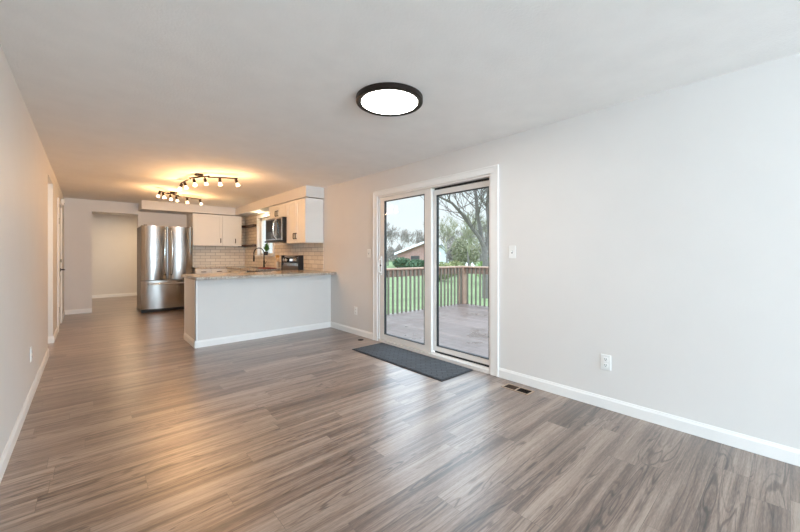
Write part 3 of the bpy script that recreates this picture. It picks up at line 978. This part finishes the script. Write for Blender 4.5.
ROD = 2.395
def track_light(can, eL, eR, aL, aR, label, energy):
    t = thing('track_light', (can[0], can[1], CH), label, 'ceiling light', 'six-lamp swivel track lights')
    part(MB().lathe([(0, 0), (.06, 0), (.062, -.022), (.05, -.028), (0, -.028)], (can[0], can[1], CH - .0005), 32), 'canopy', M['bronze'], t, smooth=True)
    eL, eR, aL, aR = [Vector((p[0], p[1], ROD)) for p in (eL, eR, aL, aR)]
    bar = MB().tube([eL, eR], .011, 8).tube([(can[0], can[1], CH - .028), (can[0], can[1], ROD)], .012, 8)
    part(bar, 'centre_bar', M['bronze'], t)
    dz = Vector((0, 0, -.012))
    part(MB().tube([eL + dz, aL + dz], .010, 8).lathe([(0, 0), (.014, 0), (.014, .03), (0, .03)], eL + Vector((0, 0, -.02)), 12), 'swivel_arm', M['bronze'], t)
    part(MB().tube([eR + dz, aR + dz], .010, 8).lathe([(0, 0), (.014, 0), (.014, .03), (0, .03)], eR + Vector((0, 0, -.02)), 12), 'swivel_arm', M['bronze'], t)
    spots = [aL.lerp(eL, .04), aL.lerp(eL, .40), eL.lerp(eR, .22), eL.lerp(eR, .80), eR.lerp(aR, .38), eR.lerp(aR, .94)]
    tilt = [(-.3, .1), (.25, -.2), (.1, -.3), (.3, .1), (.05, -.1), (.3, -.15)]
    for p, (tx, ty) in zip(spots, tilt):
        ax = Vector((tx, ty, -1)).normalized()
        q = p + dz + Vector((0, 0, -.022))
        s = MB().tube([p + dz, q], .007, 6).lathe([(0, -.01), (.018, -.01), (.021, .005), (.021, .045), (.016, .05), (0, .05)], q, 14, ax)
        hd_ = part(s, 'lamp_socket', M['bronze'], t, smooth=True)
        c = q + ax * .045
        sh = MB().lathe([(.010, 0), (.016, .004), (.022, .016), (.026, .032), (.029, .048), (.027, .048), (.020, .016), (.012, .006), (0, .004)], c, 18, ax)
        part(sh, 'glass_shade', M['shade'], hd_, 'lit frosted bell shade', True)
        light('track_lamp', 'POINT', c + ax * .11, energy, WARM, .02)
track_light((1.225, 5.83), (1.136, 5.98), (1.313, 5.66), (1.10, 6.42), (1.66, 5.48), 'nearer six-lamp bronze track light above the peninsula aisle', 5.6)
track_light((1.215, 7.81), (1.11, 7.71), (1.30, 7.90), (0.945, 7.47), (1.73, 8.05), 'farther six-lamp bronze track light in front of the refrigerator', 5.2)

pk = thing('puck_light', (2.97, 8.27, 2.25), 'small lit downlight under the soffit over the kitchen window', 'downlight')
part(MB().lathe([(0, 0), (.06, 0), (.06, -.008), (.046, -.01), (.044, -.004), (0, -.004)], (2.97, 8.27, 2.2495), 28), 'rim', M['trim'], pk, smooth=True)
part(MB().lathe([(0, -.007), (.043, -.007), (.043, -.0045), (0, -.0045)], (2.97, 8.27, 2.2495), 28), 'lens', M['puck'], pk, smooth=True)
light('puck_lamp', 'POINT', (2.97, 8.27, 2.17), 4, (1.0, .78, .5), .04)

# ------------------------------------------------------------------ plates, mat, register
def wall_plate(name, side, y, z, label, kind):
    """side -1: on the right wall facing -x, +1: on the left wall"""
    x = XR if side < 0 else XL
    t = thing(name, (x, y, z), label, 'light switch' if kind == 'switch' else 'outlet', None)
    def bx(d0, d1, y0, y1, z0, z1, bev=0):
        a, b_ = sorted((x + side * d0, x + side * d1))
        return MB().box(a, b_, y + y0, y + y1, z + z0, z + z1, bev)
    part(bx(.0005, .007, -.038, .038, -.062, .062, .003), 'cover_plate', M['plate'], t)
    if kind == 'switch':
        part(bx(.006, .009, -.006, .006, -.014, .014), 'toggle_slot', M['slot'], t)
        part(bx(.007, .02, -.004, .004, -.002, .012, .001), 'toggle', M['plate'], t)
    else:
        for dz in (-.024, .024):
            f = part(bx(.006, .0095, -.017, .017, dz - .016, dz + .016, .003), 'socket', M['plate'], t)
            g = bx(.009, .0102, -.008, -.005, dz - .002, dz + .009)
            g.box(*sorted((x + side * .009, x + side * .0102)), y + .005, y + .008, z + dz - .002, z + dz + .009)
            g.box(*sorted((x + side * .009, x + side * .0102)), y - .003, y + .003, z + dz - .011, z + dz - .005)
            part(g, 'slots', M['slot'], f)
    return t
wall_plate('light_switch', -1, 1.835, 1.275, 'white toggle switch plate right of the sliding door', 'switch')
wall_plate('light_switch', -1, 4.20, 1.27, 'white switch plate left of the sliding door near the casing', 'switch')
wall_plate('wall_outlet', -1, .998, .375, 'white outlet low on the long right wall', 'outlet')
wall_plate('wall_outlet', -1, 4.545, .37, 'white outlet between the peninsula and the sliding door', 'outlet')
wall_plate('wall_outlet', 1, 4.365, .39, 'white outlet low on the left wall', 'outlet')

mt = thing('door_mat', (2.845, 3.06, 0), 'dark grey embossed rectangular mat in front of the sliding door', 'mat')
part(MB().box(2.605, 3.085, 2.295, 3.83, .0085, .0135, .002), 'pile', M['mat'], mt)
part(MB().box(2.59, 3.10, 2.28, 3.845, .0005, .0085, .002), 'rubber_backing', M['matedge'], mt)

rgx = thing('floor_register', (2.97, 1.685, 0), 'brown metal floor register by the right baseboard', 'floor register')
f = MB()
f.box(2.905, 2.92, 1.55, 1.82, .0004, .006, .001).box(3.018, 3.033, 1.55, 1.82, .0004, .006, .001)
f.box(2.92, 3.018, 1.55, 1.566, .0004, .006, .001).box(2.92, 3.018, 1.804, 1.82, .0004, .006, .001).box(2.92, 3.018, 1.678, 1.69, .0004, .006, .001)
part(f, 'frame', M['register'], rgx)
s = MB()
for k in range(9):
    s.box(2.924 + k * .0105, 2.9258 + k * .0105, 1.566, 1.804, .001, .0045)
part(s, 'louvers', M['bronze'], rgx)
part(MB().box(2.92, 3.018, 1.566, 1.678, .0003, .0008), 'duct_opening', M['dark'], rgx)
part(MB().box(2.92, 3.018, 1.69, 1.804, .0003, .0025), 'damper', M['damper'], rgx)
fp = thing('floor_plug', (2.98, 4.195, 0), 'small dark round floor cover near the mat corner', 'floor cover')
part(MB().lathe([(0, .0005), (.042, .0005), (.042, .004), (.036, .006), (0, .006)], (2.98, 4.195, 0), 24), 'cover', M['dark'], fp, smooth=True)
part(MB().lathe([(0, .006), (.012, .006), (.010, .009), (0, .009)], (2.98, 4.195, 0), 16), 'cap', M['black'], fp, smooth=True)

# ------------------------------------------------------------------ outside
DZ = -0.08
GZ = -0.85
struct(MB().box(XR + .14, 120, -60, 120, GZ - .3, GZ), 'lawn', M['grass'], 'green lawn beyond the deck', 'lawn')
dk = thing('wooden_deck', (5.4, 3.0, GZ), 'weathered plank deck outside the sliding door', 'deck')
part(MB().box(XR + .131, 7.72, -1.5, 6.05, DZ - .04, DZ), 'deck_boards', M['deck'], dk)
part(MB().box(XR + .14, 7.70, 6.0, 6.04, DZ - .24, DZ - .041).box(7.66, 7.70, -1.5, 6.0, DZ - .24, DZ - .041), 'rim_joist', M['rail'], dk)
for (x, y) in ((3.6, 5.9), (5.6, 5.9), (7.58, 5.9), (7.58, 3.5), (7.58, 1.0), (7.58, -1.3)):
    part(MB().box(x - .05, x + .05, y - .05, y + .05, GZ, DZ - .041), 'footing_post', M['rail'], dk)
RT = 0.945
rl = thing('deck_railing', (7.66, 6.0, DZ), 'brown timber railing with square balusters around the deck', 'railing')
part(MB().box(XR + .2, 7.75, 5.93, 6.07, RT - .04, RT, .005).box(7.59, 7.73, -1.5, 5.93, RT - .04, RT, .005), 'top_rail', M['railtop'], rl)
part(MB().box(XR + .2, 7.60, 5.965, 6.003, RT - .20, RT - .041).box(7.645, 7.683, -1.5, 5.93, RT - .20, RT - .041), 'upper_rail', M['rail'], rl)
for (x, y) in ((7.66, 5.99), (7.66, 3.6), (7.66, 1.2), (7.66, -1.2), (5.3, 5.99)):
    if (x, y) == (5.3, 5.99): continue
    part(MB().box(x - .09, x + .09, y - .09, y + .09, DZ + .0005, RT - .041, .004), 'post', M['railtop'], rl)
x = XR + .35
while x < 7.55:
    part(MB().box(x - .018, x + .018, 5.93, 5.964, DZ + .0005, RT - .05), 'baluster', M['baluster'], rl)
    x += .135
y = 5.80
while y > 0.2:
    if min(abs(y - q) for q in (3.6, 1.2)) > .08:
        part(MB().box(7.61, 7.644, y - .018, y + .018, DZ + .0005, RT - .05), 'baluster', M['baluster'], rl)
    y -= .135


def ray_point(px, py, depth):
    """world point at a given depth in front of the camera, used to place far things"""
    s, c = math.sin(YAW), math.cos(YAW)
    u, v = (px - 400) / 349, (255 - py) / 349
    return Vector((depth * (s + u * c), depth * (c - u * s), CAM_H + depth * v))


# house far behind the lawn
hp = ray_point(427, 268, 56)
fw = Vector((math.sin(YAW), math.cos(YAW), 0)); rt = Vector((math.cos(YAW), -math.sin(YAW), 0))
hs = thing('brick_house', (hp.x, hp.y, GZ), 'low brick house with a white gable edge beyond the lawn', 'house')
def hpt(a, d, z):
    q = Vector((hp.x, hp.y, 0)) + rt * a + fw * d
    return (q.x, q.y, z)
def gable(mb, a0, a1, ez, pz, d0, d1, base, m):
    f_ = [mb.bm.verts.new(hpt(a, d0, z)) for a, z in ((a0, base), (a1, base), (a1, ez), (m, pz), (a0, ez))]
    g_ = [mb.bm.verts.new(hpt(a, d1, z)) for a, z in ((a0, base), (a1, base), (a1, ez), (m, pz), (a0, ez))]
    mb.bm.faces.new(f_); mb.bm.faces.new(g_[::-1])
    for i in range(5):
        j = (i + 1) % 5
        mb.bm.faces.new((f_[i], g_[i], g_[j], f_[j]))
    return mb
EZ, PZ = 1.62, 3.35
part(gable(MB(), -4.7, 1.7, EZ, PZ, 0, 9, GZ, -.2), 'wall', M['brick'], hs)
def slab(mb, a0, z0, a1, z1, d0, d1, th):
    vs = [mb.bm.verts.new(hpt(a, d, z + t)) for t in (0, th) for d in (d0, d1) for a, z in ((a0, z0), (a1, z1))]
    for idx in ((0, 1, 3, 2), (4, 6, 7, 5), (0, 4, 5, 1), (2, 3, 7, 6), (0, 2, 6, 4), (1, 5, 7, 3)):
        mb.bm.faces.new([vs[i] for i in idx])
    return mb
part(slab(slab(MB(), -5.2, EZ - .2, -.2, PZ + .05, -.5, 9.5, .12), 2.1, EZ - .2, -.2, PZ + .05, -.5, 9.5, .14), 'roof', M['roof'], hs)
part(slab(slab(MB(), -5.25, EZ - .38, -.2, PZ - .13, -.62, -.51, .36), 2.15, EZ - .38, -.2, PZ - .13, -.62, -.51, .36), 'gable_fascia', M['white'], hs)
wn = MB()
wn.bm.faces.new([wn.bm.verts.new(hpt(a, -.03, z)) for a, z in ((-2.6, .1), (-1.2, .1), (-1.2, 1.1), (-2.6, 1.1))])
part(wn, 'window', M['slot'], hs)
hq = ray_point(441, 268, 74)
h2 = thing('white_house', (hq.x, hq.y, GZ), 'small pale house partly behind the trees beyond the deck corner', 'house')
hp = hq
part(gable(MB(), -1.6, 1.6, 2.0, 3.4, 0, 7, GZ, 0), 'wall', M['pale'], h2)
part(slab(slab(MB(), -1.9, 1.8, 0, 3.45, -.4, 7.4, .14), 1.9, 1.8, 0, 3.45, -.4, 7.4, .14), 'roof', M['roof'], h2)


# trees
def grow(mb, p, d, L, r, depth, rnd, spread=.5, segs=3, up=.08, minr=.008):
    pts, rad = [p.copy()], [r]
    q = p.copy()
    dd = d.copy()
    for i in range(segs):
        dd = (dd + Vector((rnd.uniform(-1, 1), rnd.uniform(-1, 1), rnd.uniform(-.6, 1))) * .14 + Vector((0, 0, up))).normalized()
        q = q + dd * (L / segs)
        pts.append(q.copy()); rad.append(max(minr, r * (1 - .4 * (i + 1) / segs)))
    mb.tube(pts, rad, 5 if r > .04 else 3, cap=False)
    if depth <= 0:
        return
    nb = 3 if depth > 1 else 4
    for k in range(nb):
        t = rnd.uniform(.35, 1.0) if k else 1.0
        i = min(int(t * segs), segs - 1)
        b0 = pts[i].lerp(pts[i + 1], t * segs - i)
        a = Vector((rnd.uniform(-1, 1), rnd.uniform(-1, 1), rnd.uniform(-.3, .9))).normalized()
        nd = (dd * (1 - spread) + a * spread).normalized()
        grow(mb, b0, nd, L * rnd.uniform(.55, .8), max(minr, r * .55), depth - 1, rnd, spread, segs, up, minr)


def bare_tree(name, base, H, r, seed, label, twig, group=None, depth=5, minr=.012):
    rnd = random.Random(seed)
    t = thing(name, (base.x, base.y, GZ), label, 'tree', group)
    b0 = Vector((base.x, base.y, GZ))
    tr = MB()
    top_ = b0 + Vector((rnd.uniform(-.3, .3), rnd.uniform(-.3, .3), H * .35))
    tr.tube([b0, b0.lerp(top_, .5) + Vector((.05, .03, 0)), top_], [r * 1.2, r, r * .8], 7)
    part(tr, 'trunk', M['bark'], t, smooth=True)
    br_ = MB()
    for k in range(4):
        a = Vector((rnd.uniform(-1, 1), rnd.uniform(-1, 1), rnd.uniform(.5, 1.4))).normalized()
        grow(br_, b0.lerp(top_, rnd.uniform(.7, 1)), a, H * .26, r * .55, depth, rnd, .5, 3, .06, minr)
    part(br_, 'branches', twig, t)
    return t

# the large tree right of the deck corner
rnd = random.Random(11)
base = ray_point(486, 268, 17)
bt = thing('bare_tree', (base.x, base.y, GZ), 'large bare tree with a long limb leaning left behind the deck railing', 'tree')
def W(px, py, d): return ray_point(px, py, d)
tb = MB()
tb.tube([Vector((base.x, base.y, GZ)), W(485.5, 262, 17), W(484, 247, 17)], [.19, .15, .125], 9)
part(tb, 'trunk', M['bark'], bt, smooth=True)
lm = MB()
limb1 = [W(484, 248, 17), W(479, 237, 16.9), W(472, 228, 16.8), W(462, 214, 16.6), W(452, 203, 16.4), W(440, 197, 16.2), W(428, 190, 16.0)]
lm.tube(limb1, [.10, .09, .085, .075, .06, .04, .025], 7)
limb2 = [W(484, 248, 17), W(481, 232, 17.1), W(477.5, 214, 17.2), W(475.5, 192, 17.4), W(472, 165, 17.6), W(470, 130, 17.8)]
lm.tube(limb2, [.105, .10, .09, .075, .06, .03], 7)
limb3 = [W(485, 255, 17), W(489, 232, 17.2), W(487, 205, 17.3), W(490, 175, 17.6), W(494, 140, 18)]
lm.tube(limb3, [.09, .08, .07, .06, .04], 7)
part(lm, 'limbs', M['bark'], bt, smooth=True)
tg = MB()
for limb in (limb1, limb2, limb3):
    for k in range(16):
        i = rnd.randrange(1, len(limb) - 1)
        p = limb[i].lerp(limb[i + 1], rnd.random())
        a = Vector((rnd.uniform(-1, 1), rnd.uniform(-1, 1), rnd.uniform(-.1, 1.2))).normalized()
        grow(tg, p, a, rnd.uniform(.9, 1.9), .026, 3, rnd, .5, 3, .05, .007)
part(tg, 'twigs', M['bark'], bt)

TG = 'bare trees beyond the lawn'
spots = [(388, 68, 8.2, 0), (401, 84, 9.5, 0), (414, 100, 10, 0), (423, 74, 8.0, 0), (440, 98, 10, 0), (446, 47, 7.5, 1), (459, 70, 8.5, 0), (469, 39, 7.2, 1), (474, 84, 10, 0), (481, 62, 8.5, 0), (488, 33, 7, 1), (499, 74, 9, 0)]
tl = ['slim grey bare tree standing beyond the lawn among others like it', 'olive-tinged bushy bare tree standing beyond the lawn among others like it']
for i, (px, d, H, k) in enumerate(spots):
    bare_tree('bare_tree', ray_point(px, 268, d), H, .12, 100 + i, tl[k], M['twig2'] if k else M['twig'], TG + (' with an olive tinge' if k else ''), 5, .012 if d < 50 else .018)


def leafy(name, c, rx, ry, h, n, mat, seed, label, cat='shrub', group=None, size=.09):
    rnd = random.Random(seed)
    t = thing(name, (c.x, c.y, GZ), label, cat, group)
    st = MB()
    for k in range(5):
        a = rnd.uniform(0, 6.28)
        st.tube([(c.x, c.y, GZ), (c.x + math.cos(a) * rx * .5, c.y + math.sin(a) * ry * .5, GZ + h * .7)], [.03, .012], 5)
    part(st, 'stems', M['bark'], t)
    f_ = MB()
    for k in range(n):
        v = Vector((rnd.gauss(0, 1), rnd.gauss(0, 1), rnd.gauss(0, 1))).normalized() * (rnd.random() ** .35)
        p = Vector((c.x + v.x * rx, c.y + v.y * ry, GZ + h * (.52 + .48 * v.z)))
        a = Vector((rnd.uniform(-1, 1), rnd.uniform(-1, 1), rnd.uniform(-1, 1))).normalized() * size
        b_ = a.cross(Vector((rnd.uniform(-1, 1), rnd.uniform(-1, 1), rnd.uniform(-1, 1)))).normalized() * size * .55
        f_.quad(p - a, p + b_, p + a, p - b_)
    part(f_, 'foliage', mat, t)
    return t
leafy('evergreen_shrub', ray_point(402, 268, 52), 1.4, 1.4, 1.75, 2200, M['ever'], 1, 'dark evergreen shrub in front of the brick house', size=.16)
leafy('evergreen_shrub', ray_point(417, 268, 47), 1.5, 1.5, 1.5, 1800, M['ever'], 2, 'rounded evergreen shrub right of the dark one by the brick house', size=.16)
leafy('leafy_shrub', ray_point(441, 268, 28), 1.1, 1.1, 1.55, 1700, M['leafy'], 3, 'yellow-green shrub behind the deck railing left of the corner post', size=.09)
leafy('leafy_shrub', ray_point(455, 268, 35), 1.1, 1.1, 1.5, 1800, M['leafy'], 4, 'olive shrub behind the deck corner post', size=.09)
leafy('bare_shrub', ray_point(456, 268, 62), 2.0, 2.0, 5.0, 2600, M['twig'], 21, 'tall brownish twiggy shrub beyond the lawn left of the large tree', size=.15)
leafy('bare_shrub', ray_point(466, 268, 50), 2.2, 2.2, 5.0, 2800, M['twig2'], 22, 'broad olive twiggy shrub beyond the lawn in front of the large tree limbs', size=.15)
leafy('leafy_shrub', ray_point(493, 268, 25), 1.2, 1.2, 1.9, 1500, M['leaf'], 5, 'green shrub behind the railing at the right edge of the door', size=.09)
# the uncountable brush along the far edge of the lawn
ub = MB()
rb = random.Random(9)
for k in range(21000):
    px = rb.uniform(300, 540)
    c_ = ray_point(px, 268, rb.uniform(106, 114))
    tall = 1.0 if px < 432 else 1.25
    h_ = (3.4 + 1.3 * math.sin(px * .21) + .9 * math.sin(px * .63 + 1)) * tall * rb.random() ** .8
    p = Vector((c_.x, c_.y, GZ + max(.05, h_)))
    a = Vector((rb.uniform(-1, 1), rb.uniform(-1, 1), rb.uniform(.3, 1.8))).normalized() * .55
    b_ = a.cross(Vector((rb.uniform(-1, 1), rb.uniform(-1, 1), rb.uniform(-1, 1)))).normalized() * .07
    ub.quad(p - a, p + b_, p + a, p - b_)
tag(ub.build('undergrowth', M['twig']), 'dull brown brush along the far edge of the lawn', 'undergrowth', kind='stuff')

# white garden chairs on the lawn
def garden_chair(px, d, label):
    c = ray_point(px, 268, d)
    t = thing('garden_chair', (c.x, c.y, GZ), label, 'chair', 'white garden chairs')
    def bx(mb, a0, a1, d0, d1, z0, z1): return mb.box(c.x + a0, c.x + a1, c.y + d0, c.y + d1, GZ + z0, GZ + z1, .004)
    part(bx(MB(), -.28, .28, -.3, .25, .36, .40), 'seat', M['white'], t)
    bk = MB()
    for k in range(5):
        a = -.24 + k * .105
        bk.prism([(c.y + .22, GZ + .34), (c.y + .25, GZ + .34), (c.y + .55, GZ + 1.15 - .1 * abs(k - 2)), (c.y + .52, GZ + 1.15 - .1 * abs(k - 2))], 'x', c.x + a, c.x + a + .085)
    part(bk, 'backrest', M['white'], t)
    for sx in (-.31, .25):
        part(bx(MB(), sx, sx + .06, -.34, .3, .58, .61), 'armrest', M['white'], t)
        part(bx(MB(), sx, sx + .05, -.32, -.26, 0, .58), 'leg', M['white'], t)
        part(bx(MB(), sx, sx + .05, .22, .28, 0, .58), 'leg', M['white'], t)
garden_chair(470, 44, 'white garden chair on the lawn, the left one of two behind the railing')
garden_chair(475.5, 44.5, 'white garden chair on the lawn, the right one of two behind the railing')
